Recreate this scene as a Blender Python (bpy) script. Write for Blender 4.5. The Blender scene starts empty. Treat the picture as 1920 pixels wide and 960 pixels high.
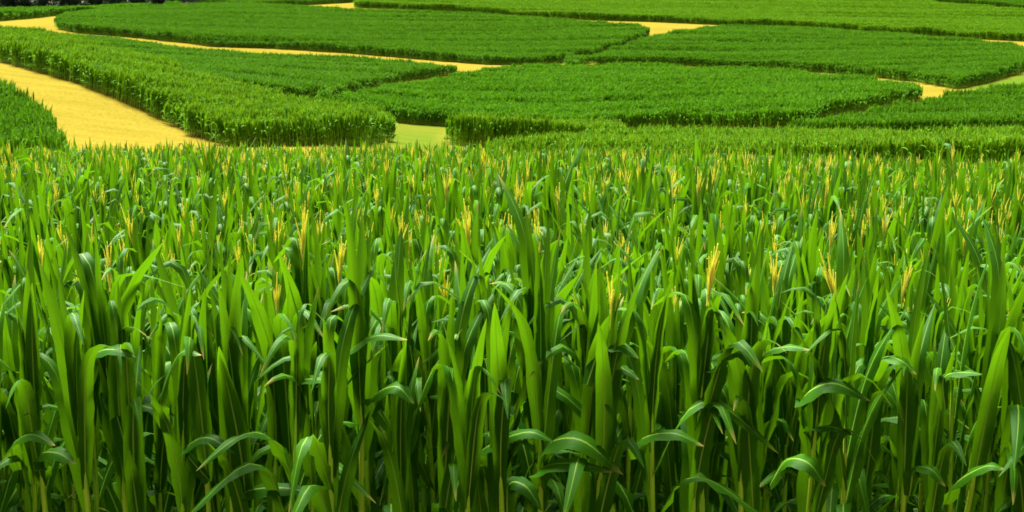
import bpy, math, random
import numpy as np
random.seed(7); rng=np.random.default_rng(11)
scn=bpy.context.scene
COL=scn.collection
import mathutils
F=2400.0; PITCH=math.atan(520/F); CAM=np.array([0,0,3.5])
cp,sp=math.cos(PITCH),math.sin(PITCH)
def ray(px,py):
    dx=(px-960)/F; dy=(480-py)/F
    return np.array([dx, cp+dy*sp, -sp+dy*cp])
def pix(P):
    P=np.asarray(P,float)-CAM
    d=P[...,1]*cp-P[...,2]*sp; u=P[...,1]*sp+P[...,2]*cp
    return np.stack([960+F*P[...,0]/d,480-F*u/d],-1)
H=2.2
def pt(px,py,D,h=0):
    r=ray(px,py); p=CAM+r*(D/r[1]); p[2]-=h; return p
CTRL=[pt(*c) for c in [
 # near canopy (h) pixels
 (960,530,5.7,H),(0,540,5.7,H),(1920,525,5.7,H),(960,356,12,H),(0,356,12,H),(1920,356,12,H),(960,300,22,H),(-200,300,22,H),(2100,312,22,H),
 (100,281,30,H),(500,278,30,H),(900,280,30,H),(1300,293,31,H),(1650,308,31,H),(1900,312,31,H),
 # beyond the field
 (140,278,80),(410,270,88),(-60,282,78),(740,271,86),(0,116,116),(200,175,103),(833,268,105),(900,276,100),(1620,326,70),(1900,326,68),(1300,332,72),(1100,333,72),(905,338,70),(1250,291,95),(1500,291,95),(1800,289,95),(850,288,86),
 (780,235,124),(1728,189,148),(1540,222,126),(1450,238,119),(1920,245,112),
 (930,125,206),(850,140,186),(640,183,152),(500,108,215),(300,85,232),(104,50,262),(0,42,285),
 (1790,166,168),(1560,137,196),(1430,128,206),(1060,121,212),(1920,134,186),
 (1000,122,214),(1212,66,256),(1150,95,232),(665,15,335),(1000,32,322),(1280,43,310),(1600,58,290),(1920,77,268),
 (560,10,360),(1920,15,400),(0,14,385),(200,9,392),(0,40,292),(330,3,395),(900,-10,430),(1400,-10,440),
 (960,-45,600),(0,-45,600),(1920,-45,600),(-400,100,150),(2300,230,110),(-500,20,350),(2400,60,300),
]]
CTRL+= [np.array([0,-12,3.5-1.75]),np.array([-30,-12,2.0]),np.array([30,-12,1.6]),np.array([0,2,1.0]),
        np.array([-30,10,-.4]),np.array([30,10,-.9])]
CTRL=np.array(CTRL)
S=100.
def _phi(r2): return 0.5*r2*np.log(r2+1e-12)
def fit(lam=2e-4):
    X=CTRL[:,:2]/S; n=len(X)
    d2=((X[:,None]-X[None])**2).sum(-1)
    A=np.zeros((n+3,n+3)); A[:n,:n]=_phi(d2)+lam*np.eye(n); A[:n,n]=1; A[:n,n+1:]=X; A[n:,:n]=A[:n,n:].T
    b=np.zeros(n+3); b[:n]=CTRL[:,2]
    return np.linalg.solve(A,b)
W=fit()
def tz(x,y):
    x=np.asarray(x,float)/S; y=np.asarray(y,float)/S
    sh=np.broadcast(x,y).shape; x=np.broadcast_to(x,sh).ravel(); y=np.broadcast_to(y,sh).ravel()
    n=len(CTRL); out=W[n]+W[n+1]*x+W[n+2]*y
    X=CTRL[:,:2]/S
    for i in range(n):
        out=out+W[i]*_phi((x-X[i,0])**2+(y-X[i,1])**2)
    return out.reshape(sh)
def at(px,py,h=0,Y0=45,Y1=800):
    r=ray(px,py); Y=np.arange(Y0,Y1,.5); P=CAM+r[None]*(Y/r[1])[:,None]
    d=P[:,2]-tz(P[:,0],P[:,1])-h
    k=np.where(d<0)[0]
    if len(k)==0: return None
    k=k[0]
    if k==0: return P[0]
    t=d[k-1]/(d[k-1]-d[k]); return P[k-1]*(1-t)+P[k]*t
SUN_E=5.0; SUN_A=34.; SKY=.05; EXPO=2.02
# ------------------------------------------------------------------ materials
def new_mat(name):
    m=bpy.data.materials.new(name); m.use_nodes=True
    nt=m.node_tree; nt.nodes.clear()
    return m,nt
def N(nt,typ,**kw):
    n=nt.nodes.new(typ)
    for k,v in kw.items(): setattr(n,k,v)
    return n
def L(nt,a,b): nt.links.new(a,b)
def mixrgb(nt,fac,a,b):
    n=N(nt,'ShaderNodeMix',data_type='RGBA')
    for sock,v in ((n.inputs[0],fac),(n.inputs[6],a),(n.inputs[7],b)):
        if hasattr(v,'is_linked') or isinstance(v,bpy.types.NodeSocket): L(nt,v,sock)
        else: sock.default_value=(v if isinstance(v,(int,float)) else (*v,1))
    return n.outputs[2]
def math_(nt,op,a,b=None,c=None,clamp=False):
    n=N(nt,'ShaderNodeMath',operation=op,use_clamp=clamp)
    for s,v in zip(n.inputs,(a,b,c)):
        if v is None: continue
        if isinstance(v,bpy.types.NodeSocket): L(nt,v,s)
        else: s.default_value=v
    return n.outputs[0]
def ramp(nt,fac,lo,hi):
    n=N(nt,'ShaderNodeMapRange'); L(nt,fac,n.inputs[0]); n.inputs[1].default_value=lo; n.inputs[2].default_value=hi
    return n.outputs[0]

def leaf_material(name,dark,light,trans,tfac,rib,rough=.42,spec=.5,rib_on=True):
    m,nt=new_mat(name)
    oi=N(nt,'ShaderNodeObjectInfo'); uv=N(nt,'ShaderNodeTexCoord')
    sx=N(nt,'ShaderNodeSeparateXYZ'); L(nt,uv.outputs['UV'],sx.inputs[0])
    mp=N(nt,'ShaderNodeMapping'); L(nt,uv.outputs['UV'],mp.inputs[0]); mp.inputs['Scale'].default_value=(26,1.3,1)
    cmb=N(nt,'ShaderNodeCombineXYZ'); L(nt,math_(nt,'MULTIPLY',oi.outputs['Random'],37.),cmb.inputs[1]); L(nt,cmb.outputs[0],mp.inputs['Location'])
    no=N(nt,'ShaderNodeTexNoise'); L(nt,mp.outputs[0],no.inputs[0]); no.inputs['Scale'].default_value=1.; no.inputs['Detail'].default_value=3
    f=math_(nt,'ADD',math_(nt,'MULTIPLY',oi.outputs['Random'],.75),math_(nt,'MULTIPLY',math_(nt,'SUBTRACT',no.outputs[0],.4),.9),clamp=True)
    base=mixrgb(nt,f,dark,light)
    tcol=mixrgb(nt,f,tuple(.75*x for x in trans),tuple(1.15*x for x in trans))
    if rib_on:
        d=math_(nt,'ABSOLUTE',math_(nt,'SUBTRACT',sx.outputs[0],.5))
        rb=math_(nt,'SUBTRACT',1.,ramp(nt,d,.02,.055))
        fade=math_(nt,'SUBTRACT',1.,math_(nt,'MULTIPLY',sx.outputs[1],.75))
        rb=math_(nt,'MULTIPLY',rb,fade,clamp=True)
        base=mixrgb(nt,rb,base,rib)
        tf=math_(nt,'MULTIPLY',math_(nt,'SUBTRACT',1.,rb),tfac)
    else: tf=None
    if rib_on:
        dry=math_(nt,'MULTIPLY',ramp(nt,math_(nt,'ADD',sx.outputs[1],math_(nt,'MULTIPLY',no.outputs[0],.12)),.97,1.06),ramp(nt,oi.outputs['Random'],.45,.6))
        base=mixrgb(nt,dry,base,(.34,.27,.06))
    p=N(nt,'ShaderNodeBsdfPrincipled'); L(nt,base,p.inputs['Base Color']); p.inputs['Roughness'].default_value=rough
    p.inputs['Specular IOR Level'].default_value=spec
    t=N(nt,'ShaderNodeBsdfTranslucent'); L(nt,tcol,t.inputs[0])
    if rib_on:
        b=N(nt,'ShaderNodeBump'); b.inputs['Strength'].default_value=.25; b.inputs['Distance'].default_value=.004; L(nt,no.outputs[0],b.inputs['Height']); L(nt,b.outputs[0],p.inputs['Normal'])
    mx=N(nt,'ShaderNodeMixShader')
    if tf is not None: L(nt,tf,mx.inputs[0])
    else: mx.inputs[0].default_value=tfac
    L(nt,p.outputs[0],mx.inputs[1]); L(nt,t.outputs[0],mx.inputs[2])
    o=N(nt,'ShaderNodeOutputMaterial'); L(nt,mx.outputs[0],o.inputs[0])
    return m
def plain_material(name,a,b,scale=8.,rough=.7,stretch=(1,1,1),tfac=0,obj_random=.3):
    m,nt=new_mat(name)
    tc=N(nt,'ShaderNodeTexCoord'); oi=N(nt,'ShaderNodeObjectInfo')
    mp=N(nt,'ShaderNodeMapping'); L(nt,tc.outputs['Object'],mp.inputs[0]); mp.inputs['Scale'].default_value=stretch
    no=N(nt,'ShaderNodeTexNoise'); L(nt,mp.outputs[0],no.inputs[0]); no.inputs['Scale'].default_value=scale; no.inputs['Detail'].default_value=4
    f=math_(nt,'ADD',ramp(nt,no.outputs[0],.3,.7),math_(nt,'MULTIPLY',math_(nt,'SUBTRACT',oi.outputs['Random'],.5),obj_random),clamp=True)
    c=mixrgb(nt,f,a,b)
    p=N(nt,'ShaderNodeBsdfPrincipled'); L(nt,c,p.inputs['Base Color']); p.inputs['Roughness'].default_value=rough
    o=N(nt,'ShaderNodeOutputMaterial')
    if tfac:
        t=N(nt,'ShaderNodeBsdfTranslucent'); L(nt,c,t.inputs[0]); mx=N(nt,'ShaderNodeMixShader'); mx.inputs[0].default_value=tfac
        L(nt,p.outputs[0],mx.inputs[1]); L(nt,t.outputs[0],mx.inputs[2]); L(nt,mx.outputs[0],o.inputs[0])
    else: L(nt,p.outputs[0],o.inputs[0])
    return m
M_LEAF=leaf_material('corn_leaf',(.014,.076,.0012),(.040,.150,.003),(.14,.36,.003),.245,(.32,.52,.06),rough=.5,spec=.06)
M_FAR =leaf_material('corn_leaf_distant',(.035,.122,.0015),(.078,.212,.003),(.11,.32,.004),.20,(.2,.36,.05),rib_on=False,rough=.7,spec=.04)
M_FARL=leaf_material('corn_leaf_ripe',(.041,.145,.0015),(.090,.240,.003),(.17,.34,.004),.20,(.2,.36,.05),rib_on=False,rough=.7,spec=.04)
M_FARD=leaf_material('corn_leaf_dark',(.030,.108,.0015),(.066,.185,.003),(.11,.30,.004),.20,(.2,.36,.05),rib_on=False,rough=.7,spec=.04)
M_STALK=plain_material('corn_stalk',(.34,.62,.015),(.48,.72,.035),6.,.45,(6,6,1))
M_TASSEL=plain_material('corn_tassel',(.80,.75,.11),(.86,.83,.20),30.,.6,(1,1,1),.5)
M_TASSELF=plain_material('corn_tassel_distant',(.34,.54,.03),(.48,.62,.05),3.,.6,(1,1,1),.25)
M_BARK=plain_material('tree_bark',(.05,.04,.03),(.16,.13,.10),3.,.9,(4,4,1))
M_CROWN=leaf_material('tree_foliage',(.010,.028,.010),(.022,.05,.018),(.03,.08,.02),.2,(.1,.1,.1),rib_on=False,rough=.6,spec=.3)

# ------------------------------------------------------------------ leaf geometry
def leaf_mesh_arrays(spine,side,width,fold=.25,ripple=.0,nphase=0.,cross=5,nrip=5.):
    """spine (n,3), side (n,3): builds a blade with midrib fold and rippled margins"""
    n=len(spine); t=np.gradient(spine,axis=0); t/=np.linalg.norm(t,axis=1)[:,None]
    side=side-(side*t).sum(1)[:,None]*t; side/=np.linalg.norm(side,axis=1)[:,None]
    nor=np.cross(side,t)
    us=np.linspace(-1,1,cross); vv=np.linspace(0,1,n)
    V=np.zeros((n,cross,3))
    for j,u in enumerate(us):
        r=ripple*np.sin(2*np.pi*nrip*vv+nphase+(0 if u<0 else 1.7))*abs(u)**2*np.sin(np.pi*np.clip(vv*1.1,0,1))
        V[:,j]=spine+side*(u*width/2)[:,None]+nor*(fold*abs(u)**1.3*width/2+r)[:,None]
    idx=np.arange(n*cross).reshape(n,cross)
    Fc=np.stack([idx[:-1,:-1],idx[:-1,1:],idx[1:,1:],idx[1:,:-1]],-1).reshape(-1,4)
    UV=np.stack(np.broadcast_arrays((us[None]+1)/2,vv[:,None]),-1).reshape(-1,2)
    return V.reshape(-1,3),Fc,UV
def width_profile(n,w):
    t=np.linspace(0,1,n)
    p=np.where(t<.32,.52+.48*np.sin(np.pi/2*t/.32),np.cos(np.pi/2*((t-.32)/.68))**.72)
    return w*np.clip(p,.02,None)
def curved_leaf(length,width,th0,bend,kink,sharp,drift,twist,n=13,cross=5,fold=.28,ripple=.012,rg=rng):
    """leaf growing outward along +X from the origin; th0 and bend in degrees from vertical"""
    t=np.linspace(0,1,n)
    sg=1/(1+np.exp(-(t-kink)*sharp)); s0=1/(1+math.exp(kink*sharp)); s1=1/(1+math.exp(-(1-kink)*sharp))
    th=np.radians(th0+bend*(sg-s0)/(s1-s0))
    ds=length/(n-1); x=np.concatenate([[0],np.cumsum(np.sin(th[:-1])*ds)]); z=np.concatenate([[0],np.cumsum(np.cos(th[:-1])*ds)])
    y=drift*length*t**2
    spine=np.stack([x,y,z],1)
    tw=np.radians(twist)*t**1.5
    out=np.stack([np.cos(th),0*th,-np.sin(th)],1); sd=np.array([0,1.,0])
    side=sd[None]*np.cos(tw)[:,None]+out*np.sin(tw)[:,None]
    return leaf_mesh_arrays(spine,side,width_profile(n,width),fold,ripple,rg.uniform(0,6.28),cross,rg.uniform(3,6))
def tube(path,rad,k=6):
    path=np.asarray(path,float); rad=np.asarray(rad,float); n=len(path)
    t=np.gradient(path,axis=0); t/=np.linalg.norm(t,axis=1)[:,None]
    a=np.cross(t,[.31,.95,.05]); a/=np.linalg.norm(a,axis=1)[:,None]; b=np.cross(t,a)
    ang=np.arange(k)*2*np.pi/k
    V=path[:,None]+rad[:,None,None]*(a[:,None]*np.cos(ang)[None,:,None]+b[:,None]*np.sin(ang)[None,:,None])
    idx=np.arange(n*k).reshape(n,k)
    Fc=[[idx[i,j],idx[i,(j+1)%k],idx[i+1,(j+1)%k],idx[i+1,j]] for i in range(n-1) for j in range(k)]
    UV=np.stack(np.broadcast_arrays((np.arange(k)/k)[None],np.linspace(0,1,n)[:,None]),-1).reshape(-1,2)
    return V.reshape(-1,3),np.array(Fc),UV
class Geo:
    def __init__(s): s.v=[];s.f=[];s.uv=[];s.m=[];s.n=0
    def add(s,arr,mi=0,mat=None):
        V,Fc,UV=arr
        if mat is not None: V=V@mat[:3,:3].T+mat[:3,3]
        s.v.append(V); s.f.append(np.asarray(Fc)+s.n); s.uv.append(UV); s.m.append(np.full(len(Fc),mi)); s.n+=len(V)
    def mesh(s,name,mats,smooth=True):
        V=np.concatenate(s.v); UV=np.concatenate(s.uv); fm=np.concatenate(s.m)
        faces=[f for a in s.f for f in a.tolist()]
        me=bpy.data.meshes.new(name); me.from_pydata(V.tolist(),[],faces)
        uvl=me.uv_layers.new(name='UVMap'); li=np.zeros(len(me.loops),dtype=np.int32); me.loops.foreach_get('vertex_index',li)
        uvl.data.foreach_set('uv',UV[li].astype(np.float32).ravel())
        for m in mats: me.materials.append(m)
        me.polygons.foreach_set('material_index',fm.astype(np.int32))
        if smooth: me.polygons.foreach_set('use_smooth',np.ones(len(me.polygons),dtype=bool))
        me.update(); return me
def rotz(a,sc=1.,loc=(0,0,0),tilt=0.):
    c,s=math.cos(a),math.sin(a); M=np.eye(4); M[:3,:3]=np.array([[c,-s,0],[s,c,0],[0,0,1]])*sc; M[:3,3]=loc; return M

# leaf library: (kind -> list of arrays)
def lib(kind,k,n,cross,wf=1.):
    r=np.random.default_rng(100+k+{'whorl':0,'upper':50,'arch':90,'low':140}[kind])
    u=r.uniform
    if kind=='whorl': return curved_leaf(u(.78,1.0),wf*u(.060,.082),u(1,6),u(5,22) if k%4 else u(120,160),u(.55,.8) if k%4 else u(.62,.8),u(4,8) if k%4 else u(18,30),u(-.08,.08),u(-30,30),n,cross,u(.15,.35),u(.004,.012),r)
    if kind=='upper': return curved_leaf(u(.80,1.0),wf*u(.066,.090),u(6,13),u(18,52) if k%2 else u(100,145),u(.55,.8),u(6,12) if k%2 else u(12,28),u(-.15,.15),u(-50,50),n,cross,u(.15,.3),u(.006,.016),r)
    if kind=='arch':  return curved_leaf(u(.72,.95),wf*u(.066,.092),u(14,26),u(90,135),u(.42,.62),u(8,18),u(-.2,.2),u(-40,40),n,cross,u(.15,.3),u(.008,.02),r)
    return curved_leaf(u(.60,.85),wf*u(.060,.080),u(30,50),u(70,110),u(.4,.6),u(6,12),u(-.2,.2),u(-60,60),n,cross,u(.1,.3),u(.008,.02),r)
NV={'whorl':9,'upper':9,'arch':8,'low':6}
def plant_leaves(r,h=1.0):
    """list of (kind,k,attach z,azimuth,scale) for one plant; leaves alternate in one plane"""
    out=[]; az=r.choice([-1,1])*math.pi/2+r.normal(0,.65)
    zs=[.22,.40,.58,.76,.93,1.09,1.22,1.33,1.42,1.49,1.54]
    kinds=['low','low','low','arch','arch','upper','upper','whorl','whorl','whorl','whorl']
    for i,(z,k) in enumerate(zip(zs,kinds)):
        if k=='arch' and r.random()<.45: k='upper'
        if k=='upper' and r.random()<.18: k='arch'
        if k=='whorl' and i<9 and r.random()<.22: k='upper'
        a=az+(i%2)*math.pi+r.normal(0,.22)
        sc={'low':1,'arch':1,'upper':1,'whorl':.95-.10*(i-7)}[k]*r.uniform(.92,1.08)
        out.append((k,int(r.integers(NV[k])),z+r.uniform(-.04,.04),a,sc))
    return out
STALK_PATH=[(0,0,-.05),(0,0,.3),(.004,0,.31),(0,0,.7),(.003,.002,.71),(0,0,1.1),(.002,0,1.11),(0,0,1.5),(0,0,1.62)]
STALK_R=[.0150,.0140,.0155,.0130,.0145,.0115,.0130,.0085,.0045]
def stalk_arrays(k=7): return tube(STALK_PATH,STALK_R,k)
def tassel_arrays(k,nb=8,thick=1.):
    r=np.random.default_rng(300+k); g=Geo()
    L0=r.uniform(.26,.34); lean=r.uniform(-.05,.05)
    g.add(tube([(0,0,0),(lean*.3,0,L0*.5),(lean,0.01,L0)],np.array([.006,.0062,.002])*thick,5))
    for i in range(nb):
        a=r.uniform(0,6.28); l=r.uniform(.13,.22); z0=r.uniform(.02,.10); sp=r.uniform(.04,.24)
        c,s=math.cos(a),math.sin(a)
        g.add(tube([(0,0,z0),(c*l*sp*.5,s*l*sp*.5,z0+l*.55),(c*l*sp*1.1,s*l*sp*1.1,z0+l)],np.array([.0032,.0044,.0015])*thick,4))
    return np.concatenate(g.v),np.concatenate(g.f),np.concatenate(g.uv)

# ------------------------------------------------------------------ helpers for objects
def tag(o,label,cat,group=None,kind=None):
    o['label']=label; o['category']=cat
    if group: o['group']=group
    if kind: o['kind']=kind
def link(name,data,parent=None):
    o=bpy.data.objects.new(name,data); COL.objects.link(o)
    if parent is not None: o.parent=parent
    return o

# ------------------------------------------------------------------ blocks of corn on the far slope: outlines
def b(x,y): p=at(x,y); return p[:2]
HB={'left_corner':2.2,'left_hedge':2.0,'left_middle':1.5,'small_hedge':1.9,'center':1.75,'right_near':2.0,'right_near_end':2.0,'right_terrace':1.7,'right_middle':1.6,
    'upper_left':1.7,'far_corner':1.9,'upper_right':1.8,'far_left_strip':1.6,'far_right':1.8}
YMIN={'left_corner':80,'left_hedge':95,'small_hedge':104,'center':124,'right_near':68,'right_near_end':70,'right_terrace':108,'left_middle':140}
class T(tuple): pass
def tp(x,y): return T((x,y))
def w(x,y): return np.array([x,y],float)
BL=[
 ('left_corner',[w(-20.2,57),w(-22.0,62),w(-24.7,69),w(-28.3,77.5),tp(94,222),tp(56,182),tp(0,147),tp(-90,112),w(-80,100),w(-70,60),w(-28,57)]),
 ('left_hedge',[b(-120,74),b(-40,102),b(0,117),b(70,136),b(130,152),b(240,197),b(330,238),b(410,272),w(-18.5,85),b(560,274),b(690,274),b(732,266),w(-9.2,91),
        tp(728,216),tp(700,203),tp(640,196),tp(560,184),tp(480,162),tp(400,141),tp(330,124),tp(240,96),tp(150,66),tp(60,54),tp(0,50),tp(-120,40)]),
 ('left_middle',[tp(90,57),tp(200,66),tp(380,91),tp(480,98),tp(640,105),tp(800,115),tp(840,120),tp(850,126),b(852,141),b(760,152),b(690,168),b(640,182),b(600,188),w(-24,141),
        w(-31,134),w(-40,134),w(-50,150),w(-60,176),w(-74,210)]),
 ('small_hedge',[b(835,260),b(838,268),b(850,273),b(890,276),w(0,100.5),w(3,101),w(9,102),w(9,112),tp(1050,222),tp(940,221),tp(850,222),tp(838,228)]),
 ('center',[b(735,229),b(780,234),b(840,238),w(-2,123),w(9,121),b(1280,241),b(1400,241),b(1460,242),b(1510,240),b(1540,224),b(1600,212),b(1728,189),
        tp(1728,160),tp(1715,155),tp(1600,139),tp(1430,126),tp(1200,118),tp(1000,120),tp(930,123),tp(850,138),tp(720,157),tp(650,173),tp(610,185),w(-20,136),w(-18.6,124),w(-14,124)]),
 ('right_near',[tp(905,278),tp(960,264),tp(1000,256),tp(1090,245),tp(1250,240),tp(1500,239),tp(1640,242),tp(1750,250),tp(1812,259),w(24.4,69),w(15,68),w(8,68),w(1,67),w(-1.6,68)]),
 ('right_near_end',[tp(1816,259),tp(1765,249),tp(1850,240),tp(1920,239),tp(2080,236),w(48,68),w(27,68),w(24.9,68.5)]),
 ('right_terrace',[w(23.5,106),w(31,106),w(39,107),w(47,108),w(54,109),tp(2080,150),tp(1920,161),tp(1850,166),tp(1730,186),tp(1640,201),tp(1560,216),tp(1515,230),tp(1480,236)]),
 ('right_middle',[b(1062,122),b(1280,124),b(1430,129),b(1560,138),b(1720,154),b(1790,167),b(1850,156),b(1920,135),b(1955,118),tp(1935,95),tp(1905,82),tp(1880,77),tp(1700,62),tp(1500,49),tp(1340,47),tp(1300,51),tp(1212,67),tp(1150,88),tp(1068,112)]),
 ('upper_left',[b(104,47),b(112,56),b(140,62),b(250,71),b(350,81),b(400,88),b(500,91),b(640,99),b(760,109),b(850,117),b(920,122),b(1000,122),b(1050,119),b(1110,106),b(1150,95),b(1200,77),b(1214,68),
        tp(1214,50),tp(1200,45),tp(1110,39),tp(960,27),tp(800,20),tp(665,16),tp(560,9),tp(450,4),tp(330,8),tp(200,14),tp(125,22),tp(106,32)]),
 ('far_corner',[b(-140,44),b(0,40),b(60,35),b(104,30),b(200,26),b(330,17),tp(345,4),tp(290,5),tp(200,9),tp(100,12),tp(0,15),tp(-140,22)]),
 ('upper_right',[b(665,15),b(800,20),b(950,29),b(1100,38),b(1210,41),b(1320,46),b(1500,53),b(1700,66),b(1920,78),b(2100,92),tp(2100,26),tp(1920,16),tp(1850,10),tp(1760,3),w(130,440),w(0,450),w(-50,420),tp(668,4)]),
 ('far_left_strip',[b(480,13),b(555,11),b(610,8),b(662,5),w(-52,440),w(-110,440),w(-98,392)]),
 ('far_right',[tp(1690,-2),b(1800,9),b(1920,17),b(2200,34),w(260,440),w(150,520)]),
]
BL=[(k,[(at(q[0],q[1],1.03*HB[k],YMIN.get(k,60))[:2] if isinstance(q,T) else q) for q in v]) for k,v in BL]
BLOCKS={k:np.array([q for q in v if q is not None]) for k,v in BL}
def inside(poly,x,y):
    r=np.zeros(x.shape,bool); n=len(poly); j=n-1
    for i in range(n):
        xi,yi=poly[i]; xj,yj=poly[j]
        c=((yi>y)!=(yj>y))&(x<(xj-xi)*(y-yi)/((yj-yi) if abs(yj-yi)>1e-9 else 1e-9)+xi)
        r^=c; j=i
    return r

# ------------------------------------------------------------------ ground sheet
gx=np.unique(np.concatenate([np.arange(-400,-130,9.),np.arange(-130,-70,2.),np.arange(-70,70,1.),np.arange(70,130,2.),np.arange(130,401,9.)]))
gy=np.unique(np.concatenate([np.arange(-62,-14,6.),np.arange(-14,45,1.5),np.arange(45,130,1.),np.arange(130,270,1.5),np.arange(270,480,3.),np.arange(480,961,12.)]))
GX,GY=np.meshgrid(gx,gy); GZ=tz(GX,GY)
nx,ny=len(gx),len(gy)
idx=np.arange(nx*ny).reshape(ny,nx)
quads=np.stack([idx[:-1,:-1],idx[:-1,1:],idx[1:,1:],idx[1:,:-1]],-1).reshape(-1,4)
cx=(GX[:-1,:-1]+GX[1:,1:]).ravel()/2; cy=(GY[:-1,:-1]+GY[1:,1:]).ravel()/2
verge_polys=[np.array([b(728,231),b(850,237),w(-6,112),w(-4.5,97),w(-4,88),w(-12,82),w(-10.5,92)]),
             np.array([b(1800,166),b(1850,156),b(1925,136),b(2080,120),b(2080,175),b(1925,172),b(1850,172)])]
is_ground=(cy<33)|(cy>372)|(np.abs(cx)>130)
is_verge=np.zeros(len(cx),bool)
for p in verge_polys: is_verge|=inside(p,cx,cy)
is_verge&=~is_ground
is_track=~is_ground&~is_verge
# material attribute: how much of the ground is green regrowth (smooth, own shape)
GR=np.zeros(GX.shape)
for p,amt,fall in ((verge_polys[0],.8,2.),(verge_polys[1],1.1,3.5)):
    d=np.full(GX.shape,1e9)
    for i in range(len(p)):
        a,c=p[i],p[(i+1)%len(p)]; ab=c-a; t=np.clip(((GX-a[0])*ab[0]+(GY-a[1])*ab[1])/(ab@ab),0,1)
        d=np.minimum(d,np.hypot(GX-a[0]-t*ab[0],GY-a[1]-t*ab[1]))
    ins=inside(p,GX,GY); d=np.where(ins,-d,d)
    GR=np.maximum(GR,amt*np.clip(.5-d/fall,0,1))
SOIL=np.maximum(np.clip((36-GY)/3,0,1),np.clip((GY-344)/6,0,1)*np.clip((-70-GX)/6,0,1))
def ground_mat():
    m,nt=new_mat('straw_and_soil')
    tc=N(nt,'ShaderNodeTexCoord')
    def noise(scale,stretch,detail=4,rot=0.):
        mp=N(nt,'ShaderNodeMapping'); L(nt,tc.outputs['Object'],mp.inputs[0]); mp.inputs['Scale'].default_value=stretch; mp.inputs['Rotation'].default_value=(0,0,rot)
        no=N(nt,'ShaderNodeTexNoise'); L(nt,mp.outputs[0],no.inputs[0]); no.inputs['Scale'].default_value=scale; no.inputs['Detail'].default_value=detail; return no.outputs[0]
    fine=noise(4.5,(1,1,1),7); streak=noise(.55,(.22,1.2,1),5,-.5); broad=noise(.09,(1,.5,1),3)
    c=mixrgb(nt,ramp(nt,streak,.3,.7),(.158,.126,.0140),(.194,.158,.0200))
    c=mixrgb(nt,math_(nt,'MULTIPLY',ramp(nt,fine,.42,.70),.55),c,(.105,.070,.006))
    c=mixrgb(nt,math_(nt,'MULTIPLY',ramp(nt,broad,.50,.72),.5),c,(.110,.090,.007))
    ga=N(nt,'ShaderNodeAttribute',attribute_name='regrowth'); so=N(nt,'ShaderNodeAttribute',attribute_name='soil')
    gf=math_(nt,'MULTIPLY',ga.outputs['Fac'],math_(nt,'ADD',.55,ramp(nt,streak,.25,.75)),clamp=True)
    c=mixrgb(nt,gf,c,(.058,.100,.008))
    c=mixrgb(nt,so.outputs['Fac'],c,mixrgb(nt,ramp(nt,fine,.3,.7),(.05,.032,.02),(.11,.075,.045)))
    p=N(nt,'ShaderNodeBsdfPrincipled'); L(nt,c,p.inputs['Base Color']); p.inputs['Roughness'].default_value=.9; p.inputs['Specular IOR Level'].default_value=0.
    bp=N(nt,'ShaderNodeBump'); bp.inputs['Strength'].default_value=.3; bp.inputs['Distance'].default_value=.05; L(nt,fine,bp.inputs['Height']); L(nt,bp.outputs[0],p.inputs['Normal'])
    o=N(nt,'ShaderNodeOutputMaterial'); L(nt,p.outputs[0],o.inputs[0]); return m
M_GROUND=ground_mat()
def sheet(name,mask,label,cat):
    q=quads[mask]; used,inv=np.unique(q,return_inverse=True); q=inv.reshape(-1,4)
    V=np.stack([GX.ravel(),GY.ravel(),GZ.ravel()],1)[used]
    me=bpy.data.meshes.new(name); me.from_pydata(V.tolist(),[],q.tolist())
    for an,arr in (('regrowth',GR),('soil',SOIL)):
        a=me.attributes.new(an,'FLOAT','POINT'); a.data.foreach_set('value',arr.ravel()[used].astype(np.float32))
    me.materials.append(M_GROUND); me.polygons.foreach_set('use_smooth',np.ones(len(me.polygons),dtype=bool))
    o=link(name,me); tag(o,label,cat,kind='structure'); return o
sheet('ground',is_ground,'soil of the near corn field and of the hillside around the strips','ground')
sheet('straw_track',is_track,'golden straw track winding between the corn strips','track')
sheet('grass_path',is_verge,'yellow green mown path between the ends of the corn strips','path')

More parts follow.
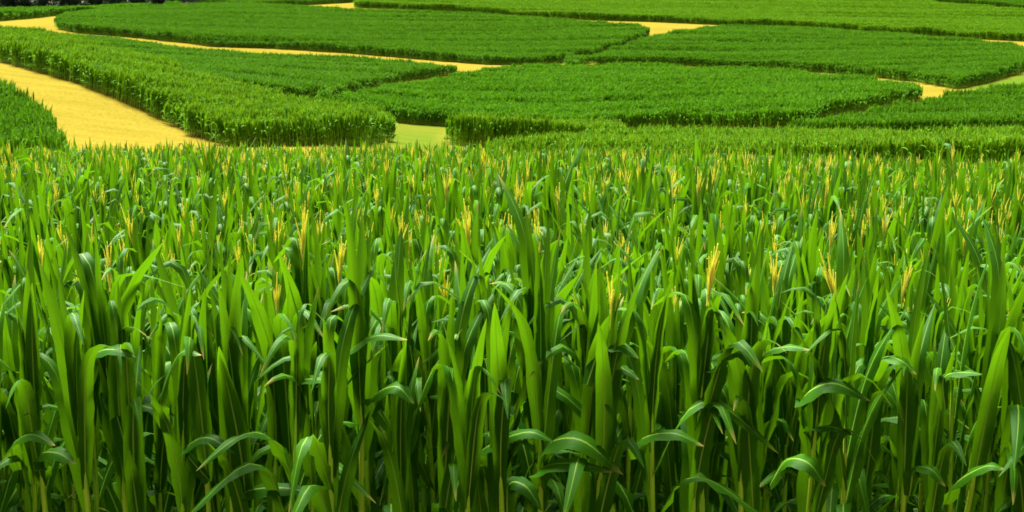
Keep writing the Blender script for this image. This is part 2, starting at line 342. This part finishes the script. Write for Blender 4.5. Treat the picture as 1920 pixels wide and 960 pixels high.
# ------------------------------------------------------------------ geometry-nodes scatter (only for the uncountable mass of corn)
def scatter(name,P,rot,scl,idx,protos,label,cat,group=None):
    me=bpy.data.meshes.new(name); me.from_pydata(P.tolist(),[],[])
    for an,arr,t in (('rot',rot,'FLOAT_VECTOR'),('scl',scl,'FLOAT_VECTOR')):
        a=me.attributes.new(an,t,'POINT'); a.data.foreach_set('vector',arr.astype(np.float32).ravel())
    a=me.attributes.new('pick','INT','POINT'); a.data.foreach_set('value',idx.astype(np.int32))
    o=link(name,me)
    ng=bpy.data.node_groups.new(name+'_nodes','GeometryNodeTree')
    ng.interface.new_socket('Geometry',in_out='INPUT',socket_type='NodeSocketGeometry'); ng.interface.new_socket('Geometry',in_out='OUTPUT',socket_type='NodeSocketGeometry')
    gi=ng.nodes.new('NodeGroupInput'); go=ng.nodes.new('NodeGroupOutput')
    iop=ng.nodes.new('GeometryNodeInstanceOnPoints'); jn=ng.nodes.new('GeometryNodeJoinGeometry')
    for pr in protos:
        oi=ng.nodes.new('GeometryNodeObjectInfo'); oi.inputs['Object'].default_value=pr; oi.inputs['As Instance'].default_value=False
        g2=ng.nodes.new('GeometryNodeGeometryToInstance'); ng.links.new(oi.outputs['Geometry'],g2.inputs[0]); ng.links.new(g2.outputs[0],jn.inputs[0])
    def attr(n,t):
        a=ng.nodes.new('GeometryNodeInputNamedAttribute'); a.data_type=t; a.inputs['Name'].default_value=n; return a.outputs[0]
    e2r=ng.nodes.new('FunctionNodeEulerToRotation'); ng.links.new(attr('rot','FLOAT_VECTOR'),e2r.inputs[0])
    ng.links.new(gi.outputs[0],iop.inputs['Points']); ng.links.new(jn.outputs[0],iop.inputs['Instance'])
    iop.inputs['Pick Instance'].default_value=True; ng.links.new(attr('pick','INT'),iop.inputs['Instance Index'])
    ng.links.new(e2r.outputs[0],iop.inputs['Rotation']); ng.links.new(attr('scl','FLOAT_VECTOR'),iop.inputs['Scale'])
    ng.links.new(iop.outputs[0],go.inputs[0])
    md=o.modifiers.new('scatter','NODES'); md.node_group=ng
    tag(o,label,cat,group,'stuff'); return o

# whole plants for the mass of the near field (unlinked sources)
def proto(name,me): return bpy.data.objects.new(name,me)
def merged_plant(k,tassel,n=9,cross=3):
    r=np.random.default_rng(500+k); g=Geo()
    g.add(stalk_arrays(5),1)
    for (kd,kk,z,a,sc) in plant_leaves(r):
        g.add(lib(kd,kk,n,cross),0,rotz(a,sc,(0,0,z)))
    if tassel: g.add(tassel_arrays(k),2,rotz(r.uniform(0,6),1.,(0,0,r.uniform(1.78,1.95))))
    return proto('corn_source',g.mesh('corn_source',[M_LEAF,M_STALK,M_TASSEL]))
MASS=[merged_plant(k,False) for k in range(16)]+[merged_plant(40+k,True) for k in range(5)]

# ------------------------------------------------------------------ near field
ROW=.47; GAP=.122; Y0=5.70
plants=[]
k=0
while True:
    yy=Y0+ROW*k
    if yy>31.2: break
    half=.40*yy*1.12+5.5
    n=int(2*half/GAP)
    xs=-half+GAP*(np.arange(n)+rng.uniform(-.3,.3,n)+rng.uniform(0,1))
    ys=yy+rng.normal(0,.085,n)
    sc=1.0+rng.normal(0,.052,n)+.05*np.sin(xs*1.3+k*.9)*np.sin(xs*.37+k)
    if yy>16: sc=1+(sc-1)*max(.45,1-(yy-16)*.06)
    for x,y,s in zip(xs,ys,sc): plants.append((x,y,s,k))
    k+=1
PX=np.array([p[0] for p in plants]); PY=np.array([p[1] for p in plants]); PS=np.array([p[2] for p in plants]); PK=np.array([p[3] for p in plants])
PZ=tz(PX,PY)
uvp=pix(np.stack([PX,PY,PZ+1.9],1))
cand=np.where((uvp[:,0]>-25)&(uvp[:,0]<1945))[0]
cand=cand[np.argsort(PY[cand])][:296]
near=np.zeros(len(PX),bool); near[cand]=True
rest=~near
n=rest.sum()
pick=rng.integers(0,16,n); tm=rng.random(n)<.02; pick[tm]=16+rng.integers(0,5,tm.sum())
s=PS[rest]
scatter('corn_crop',np.stack([PX,PY,PZ],1)[rest],np.stack([rng.normal(0,.05,n),rng.normal(0,.05,n),np.where(rng.random(n)<.5,0,math.pi)+rng.normal(0,.35,n)],1),
        np.stack([s,s,s*rng.uniform(.94,1.05,n)],1),pick,MASS,'dense green corn crop filling the field behind the front rows','corn crop')

# individual plants
LM={}
def leaf_me(kind,k):
    if (kind,k) not in LM:
        g=Geo(); g.add(lib(kind,k,15,5)); LM[kind,k]=g.mesh('leaf',[M_LEAF])
    return LM[kind,k]
g=Geo(); g.add(stalk_arrays(8)); STALK_ME=g.mesh('stalk',[M_STALK])
TAS=[]
for k in range(6):
    g=Geo(); g.add(tassel_arrays(k)); TAS.append(g.mesh('tassel',[M_TASSEL]))
ids=np.array(sorted(cand,key=lambda i:(PK[i],uvp[i,0])))
# tassels where the photograph shows them
TASPX=[(95,560),(520,500),(797,520),(1125,490),(1600,525),(1755,560),(1865,540),(1722,520),(1897,480),(138,405),(50,400),(535,400),(692,425),(767,385),(1145,365),
       (1050,450),(1220,560),(1303,470),(465,575),(850,490),(680,345),(820,415),(1560,395),(1632,395),(1360,500),(1435,510),(210,500),(280,440),(1670,480),(1255,480),(1100,500),(745,540),(1300,530),(1660,580),(625,480),(470,370),(955,400)]
tip=pix(np.stack([PX,PY,PZ+2.12*PS],1))
tasselled=set()
for q in TASPX:
    d=np.hypot(tip[ids,0]-q[0],(tip[ids,1]-q[1])*1.3)
    j=ids[np.argmin(d)]
    if d.min()<60: tasselled.add(int(j))
# the long arching leaves that stand out against the dark of the front rows: (from, top of the arch, tip) and width
ARCH=[((300,745),(335,664),(378,666),.085),((648,668),(702,630),(764,637),.085),((690,745),(742,724),(776,757),.12),((335,842),(388,820),(440,850),.10),
 ((18,838),(58,814),(104,836),.10),((72,853),(108,849),(142,870),.11),((900,850),(985,810),(1038,828),.095),((1036,830),(1092,826),(1168,890),.15),
 ((1505,742),(1562,718),(1632,752),.14),((1205,826),(1262,812),(1320,837),.10),((450,925),(525,914),(602,928),.11),((1440,662),(1476,650),(1518,656),.08),
 ((1135,648),(1165,649),(1198,672),.09),((1660,672),(1688,675),(1718,702),.09),((1768,704),(1806,698),(1842,702),.08),((955,903),(986,912),(1016,958),.11),
 ((1484,862),(1516,868),(1548,912),.13),((1520,806),(1560,800),(1600,816),.08),((1718,878),(1746,880),(1772,912),.09),((1800,905),(1848,874),(1884,880),.10),
 ((1150,688),(1174,694),(1198,712),.07),((558,716),(590,710),(624,718),.08),((185,660),(215,655),(254,670),.09),((1340,690),(1385,660),(1412,690),.10),((1015,880),(1070,868),(1150,885),.11)]
front=[i for i in ids if PK[i]==0]
def catmull(P,n):
    P=np.array(P); P=np.vstack([2*P[0]-P[1],P,2*P[-1]-P[-2]]); out=[]
    m=len(P)-3
    for q in np.linspace(0,m-1e-6,n):
        i=int(q); t=q-i; p0,p1,p2,p3=P[i:i+4]
        out.append(.5*((2*p1)+(-p0+p2)*t+(2*p0-5*p1+4*p2-p3)*t*t+(-p0+3*p1-3*p2+p3)*t**3))
    return np.array(out)
def on_plane(px,py,Y):
    r=ray(px,py); return CAM+r*(Y/r[1])
arch_of={}
for a in ARCH:
    p0=on_plane(*a[0],5.60)
    j=min(front,key=lambda i:abs(PX[i]-p0[0])+.1*len(arch_of.get(int(i),[])))
    arch_of.setdefault(int(j),[]).append(a)
ORD=['zero','first','second','third','fourth','fifth','sixth','seventh','eighth','ninth','tenth','eleventh','twelfth','thirteenth','fourteenth','fifteenth','sixteenth','seventeenth','eighteenth','nineteenth']
def ordinal(n):
    if n<20: return ORD[n]
    t={2:('twentieth','twenty'),3:('thirtieth','thirty'),4:('fortieth','forty'),5:('fiftieth','fifty')}[n//10]
    return t[0] if n%10==0 else t[1]+'-'+ORD[n%10]
rank={}
for i in ids:
    rank[PK[i]]=rank.get(PK[i],0)+1
    r=np.random.default_rng(9000+int(i)); i=int(i)
    e=link('corn_plant',None); e.empty_display_size=.1
    e.location=(PX[i],PY[i],PZ[i]); s=float(PS[i]); e.scale=(s,s,s)
    e.rotation_euler=(r.normal(0,.035),r.normal(0,.045),0)
    st=link('stalk',STALK_ME,e); st.rotation_euler=(0,0,r.uniform(0,6.28))
    has=i in tasselled
    lv=plant_leaves(r); nfold=0
    if PK[i]==0 and i in arch_of: lv=[l for l in lv if not (l[0]=='arch')]
    for (kd,kk,z,a,sc) in lv:
        o=link('leaf',leaf_me(kd,kk),e); o.location=(0,0,z); o.rotation_euler=(0,0,a); o.scale=(sc,sc,sc)
        if kd=='arch': nfold+=1
    for a in arch_of.get(i,[]):
        q=[on_plane(*a[0],5.60),on_plane(*a[1],5.52),on_plane(*a[2],5.46)]
        base=np.array([PX[i],PY[i],q[0][2]-.16-.25*abs(q[0][0]-PX[i])])
        sp_=catmull([base,q[0]*.75+base*.25+np.array([0,0,.03]),q[1],q[2]],18)
        t=np.gradient(sp_,axis=0); t/=np.linalg.norm(t,axis=1)[:,None]
        sd=np.cross(t,[0,-.42,.91]); sd/=np.linalg.norm(sd,axis=1)[:,None]
        loc=(sp_-np.array([PX[i],PY[i],PZ[i]]))
        g=Geo(); g.add(leaf_mesh_arrays(loc,-sd,width_profile(18,a[3]),.25,.006,r.uniform(0,6),5,4))
        o=link('leaf',g.mesh('leaf',[M_LEAF]),e)
        M=e.rotation_euler.to_matrix().to_4x4(); M=M*1.0

        o.matrix_parent_inverse=(mathutils.Matrix.LocRotScale(None,e.rotation_euler,e.scale)).inverted()
    if has:
        o=link('tassel',TAS[int(r.integers(6))],e); o.location=(0,0,float(r.uniform(1.84,1.98))); o.rotation_euler=(r.normal(0,.12),r.normal(0,.16),r.uniform(0,6.28)); ss=float(r.uniform(.75,1.08)); o.scale=(ss,ss,ss)
    row='front row' if PK[i]==0 else ORD[PK[i]+1]+' row from the front'
    if has: d='corn plant with a yellow tassel'
    elif arch_of.get(i): d='corn plant with a long pale arching leaf'
    elif nfold>=2: d='corn plant with leaves folded over'
    else: d='corn plant with upright green leaves'
    tag(e,'%s, %s from left in the %s'%(d,ordinal(rank[PK[i]]),row),'corn plant','corn plants in the front rows')

# ------------------------------------------------------------------ far strips of corn
def far_sources(mat,tfrac,k0,n=8,length=1.0):
    out=[]
    for k in range(n):
        r=np.random.default_rng(2000+k0+k); g=Geo(); cnt=9
        for j in range(cnt):
            x=-length/2+(j+.5)*length/cnt+r.uniform(-.05,.05); y=r.normal(0,.09); s=r.uniform(.9,1.07)
            lv=plant_leaves(r)
            az=None
            for q,(kd,kk,z,a,sc) in enumerate(lv):
                if q in (0,2): continue
                a=a+r.normal(0,.5)
                g.add(lib(kd,kk,5,3,1.2),0,rotz(a,sc*s*(1.15 if kd!='whorl' else 1),(x,y,z*s)))
            g.add(tube([(x,y,0),(x,y,1.5*s)],[.014,.008],3),1)
            if r.random()<tfrac:
                g.add(tassel_arrays(k+j,4,2.0),2,rotz(r.uniform(0,6),1.,(x,y,r.uniform(1.85,2.0)*s)))
        out.append(proto('corn_row_source',g.mesh('corn_row_source',[mat,M_STALK,M_TASSELF])))
    return out
SRC={'plain':far_sources(M_FAR,.06,0),'dark':far_sources(M_FARD,.0,40),'tassel':far_sources(M_FARL,.75,80)}
def smooth_noise(x,y,seed):
    r=np.random.default_rng(seed); o=np.zeros(x.shape)
    for q in range(7):
        a=r.normal(0,.35); f=r.uniform(.25,1.5); ph=r.uniform(0,6.28)
        o+=np.sin((-math.sin(a)*.25*x+math.cos(a)*y)*f+ph)/7
    return o
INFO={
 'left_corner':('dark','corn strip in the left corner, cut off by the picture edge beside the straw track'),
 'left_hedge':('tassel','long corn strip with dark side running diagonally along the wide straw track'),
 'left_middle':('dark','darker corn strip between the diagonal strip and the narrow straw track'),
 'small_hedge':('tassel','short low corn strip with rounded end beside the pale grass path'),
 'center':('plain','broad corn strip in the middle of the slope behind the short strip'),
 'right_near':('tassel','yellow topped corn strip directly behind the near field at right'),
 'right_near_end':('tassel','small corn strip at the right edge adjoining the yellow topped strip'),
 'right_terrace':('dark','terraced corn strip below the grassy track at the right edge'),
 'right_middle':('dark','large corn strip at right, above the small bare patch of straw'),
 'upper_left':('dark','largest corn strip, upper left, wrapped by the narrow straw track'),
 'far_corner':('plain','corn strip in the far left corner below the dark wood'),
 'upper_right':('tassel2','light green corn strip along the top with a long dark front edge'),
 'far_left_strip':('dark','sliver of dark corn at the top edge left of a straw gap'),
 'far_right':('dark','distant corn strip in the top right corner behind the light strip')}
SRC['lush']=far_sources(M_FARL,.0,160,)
SRC['tassel2']=far_sources(M_FARL,.20,120)
for bi,(nm,poly) in enumerate(BLOCKS.items()):
    srcn,label=INFO[nm]
    lo=poly.min(0); hi=poly.max(0)
    far=np.median(poly[:,1])
    ys=np.arange(lo[1],hi[1],.52); xs=np.arange(lo[0],hi[0],1.0)
    X,Y=np.meshgrid(xs,ys); X=X+rng.uniform(0,1,len(ys))[:,None]
    sl=rng.normal(0,.02)
    Y=Y+sl*(X-X.mean())+.8*np.sin(X/23.+bi)
    X=X.ravel();Y=Y.ravel()
    Y=Y+rng.normal(0,.10,Y.shape); k=inside(poly,X+rng.normal(0,.08,X.shape),Y+rng.normal(0,.06,Y.shape)); X=X[k];Y=Y[k]
    n=len(X)
    if n==0: print('EMPTY',nm); continue
    Z=tz(X,Y); z1=tz(X+.5,Y); z0=tz(X-.5,Y)
    hs=(1.0+.36*smooth_noise(X,Y,bi)+.055*np.sin((Y-sl*X)*1.45+1.2*smooth_noise(X*.5,Y*.3,bi+50)))*rng.uniform(.95,1.05,n)
    flip=np.where(rng.random(n)<.5,0,math.pi)
    pitch=-np.arctan(z1-z0)*np.where(flip>0,-1,1)
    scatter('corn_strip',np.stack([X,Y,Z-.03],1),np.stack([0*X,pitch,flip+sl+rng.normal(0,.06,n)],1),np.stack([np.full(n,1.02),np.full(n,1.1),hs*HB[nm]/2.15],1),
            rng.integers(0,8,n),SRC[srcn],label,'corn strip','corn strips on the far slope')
    print(nm,n)

# ------------------------------------------------------------------ wood beyond the top left corner
def crown_mesh(k):
    r=np.random.default_rng(4000+k); g=Geo()
    n=2600
    for c in range(12):
        cz=r.uniform(1.2,13) if c>3 else r.uniform(1.2,2.6); cr=(3.6-.16*abs(cz-6))*r.uniform(.55,1); a=r.uniform(0,6.28); rr=cr*r.uniform(.2,.7)
        ctr=np.array([math.cos(a)*rr,math.sin(a)*rr,cz])
        for j in range(n//12):
            p=r.normal(0,1,3); p=p/np.linalg.norm(p)*r.uniform(.6,1.)**.5*np.array([1.7,1.7,1.25])*r.uniform(.7,1.1)+ctr
            q=r.normal(0,1,(2,3)); q/=np.linalg.norm(q,axis=1)[:,None]; sz=r.uniform(.22,.42)
            V=np.array([p-q[0]*sz,p+q[1]*sz*.6,p+q[0]*sz,p-q[1]*sz*.6])
            g.add((V,[[0,1,2,3]],np.zeros((4,2))))
    return g.mesh('crown',[M_CROWN],False)
CR=[crown_mesh(k) for k in range(4)]
def trunk_mesh(k):
    r=np.random.default_rng(4100+k); g=Geo()
    g.add(tube([(0,0,-.3),(.05,0,1.),(.1,.1,4.),(.0,.1,8.),(.1,0,12.)],[.38,.27,.22,.15,.05],8))
    for j in range(7):
        a=r.uniform(0,6.28); z=r.uniform(2,9); l=r.uniform(1.5,2.8)
        g.add(tube([(.05,.05,z),(math.cos(a)*l*.5,math.sin(a)*l*.5,z+.5),(math.cos(a)*l,math.sin(a)*l,z+1.2)],[.09,.06,.02],5))
    return g.mesh('trunk',[M_BARK])
TR=[trunk_mesh(k) for k in range(4)]
r=np.random.default_rng(77)
txs=np.linspace(-182,-100,17)
for k,x in enumerate(txs):
    x=x+r.uniform(-1.5,1.5); y=374+r.uniform(-2,5)+(x+180)*.05
    e=link('tree',None); e.location=(x,y,float(tz(x,y))); s=r.uniform(.85,1.2); e.scale=(s,s,s); e.rotation_euler=(0,0,r.uniform(0,6.28))
    link('trunk',TR[k%4],e); c=link('crown',CR[(k*3+1)%4],e); c.rotation_euler=(0,0,r.uniform(0,6))
    tag(e,'dark tree at the edge of the wood behind the far left corn strip','tree','trees at the edge of the far wood')
g=Geo()
for k in range(5200):
    x=r.uniform(-200,-88); y=376+r.uniform(0,14)+(x+180)*.05; z=float(r.uniform(0,1)**1.3*7)
    q=r.normal(0,1,(2,3)); q/=np.linalg.norm(q,axis=1)[:,None]; sz=r.uniform(.5,1.1); p=np.array([x,y,z*.7+float(tz(x,y))-.2])
    g.add((np.array([p-q[0]*sz,p+q[1]*sz*.6,p+q[0]*sz,p-q[1]*sz*.6]),[[0,1,2,3]],np.zeros((4,2))))
o=link('undergrowth',g.mesh('undergrowth',[M_CROWN],False)); tag(o,'dark undergrowth of the wood behind the far left corn strip','undergrowth',kind='stuff')

# added trees, unseen behind the viewpoint, placed to keep sky light off the field front
for k,x in enumerate(np.linspace(-34,34,10)):
    x=x+r.uniform(-1,1); y=-11.5+r.uniform(-2,1)-.004*x*x
    e=link('tree',None); e.location=(x,y,float(tz(x,y))); s=r.uniform(1.1,1.35); e.scale=(s*1.2,s*1.2,s); e.rotation_euler=(0,0,r.uniform(0,6.28))
    link('trunk',TR[k%4],e); link('crown',CR[k%4],e)
    tag(e,'unseen broad leafy tree behind the viewpoint, added to shade the field front','tree','added shade trees behind the viewpoint')
# ------------------------------------------------------------------ camera, light, world
cam=bpy.data.cameras.new('camera'); co=bpy.data.objects.new('camera',cam); COL.objects.link(co); scn.camera=co
co.location=CAM; co.rotation_euler=(math.pi/2-PITCH,0,0); cam.sensor_width=36; cam.lens=F/1920*36; cam.clip_end=3000; cam.clip_start=.05
EL=math.radians(56); AZ=math.radians(-28)    # direction towards the sun, from +Y towards +X
sun=bpy.data.lights.new('sun','SUN'); sun.energy=SUN_E; sun.angle=math.radians(SUN_A); sun.color=(1,.97,.90)
so=bpy.data.objects.new('sun',sun); COL.objects.link(so)
dirv=mathutils.Vector((math.sin(AZ)*math.cos(EL),math.cos(AZ)*math.cos(EL),math.sin(EL)))
so.rotation_euler=dirv.to_track_quat('Z','Y').to_euler(); so.location=(0,0,60)
wd=bpy.data.worlds.new('World'); scn.world=wd; wd.use_nodes=True; nt=wd.node_tree
bg=nt.nodes['Background']; sk=nt.nodes.new('ShaderNodeTexSky'); sk.sky_type='NISHITA'; sk.sun_disc=False; sk.sun_elevation=EL; sk.sun_rotation=AZ; sk.dust_density=3.
hs=nt.nodes.new('ShaderNodeHueSaturation'); hs.inputs['Saturation'].default_value=.05
nt.links.new(sk.outputs[0],hs.inputs['Color']); nt.links.new(hs.outputs[0],bg.inputs[0]); bg.inputs[1].default_value=SKY
scn.view_settings.view_transform='Standard'; scn.view_settings.look='None'; scn.view_settings.exposure=EXPO; scn.view_settings.gamma=1
scn.view_settings.use_curve_mapping=False
scn.render.engine='CYCLES'; cy_=scn.cycles; cy_.use_denoising=True; cy_.max_bounces=6; cy_.diffuse_bounces=4; cy_.transmission_bounces=4; cy_.glossy_bounces=2
cy_.filter_width=1.7
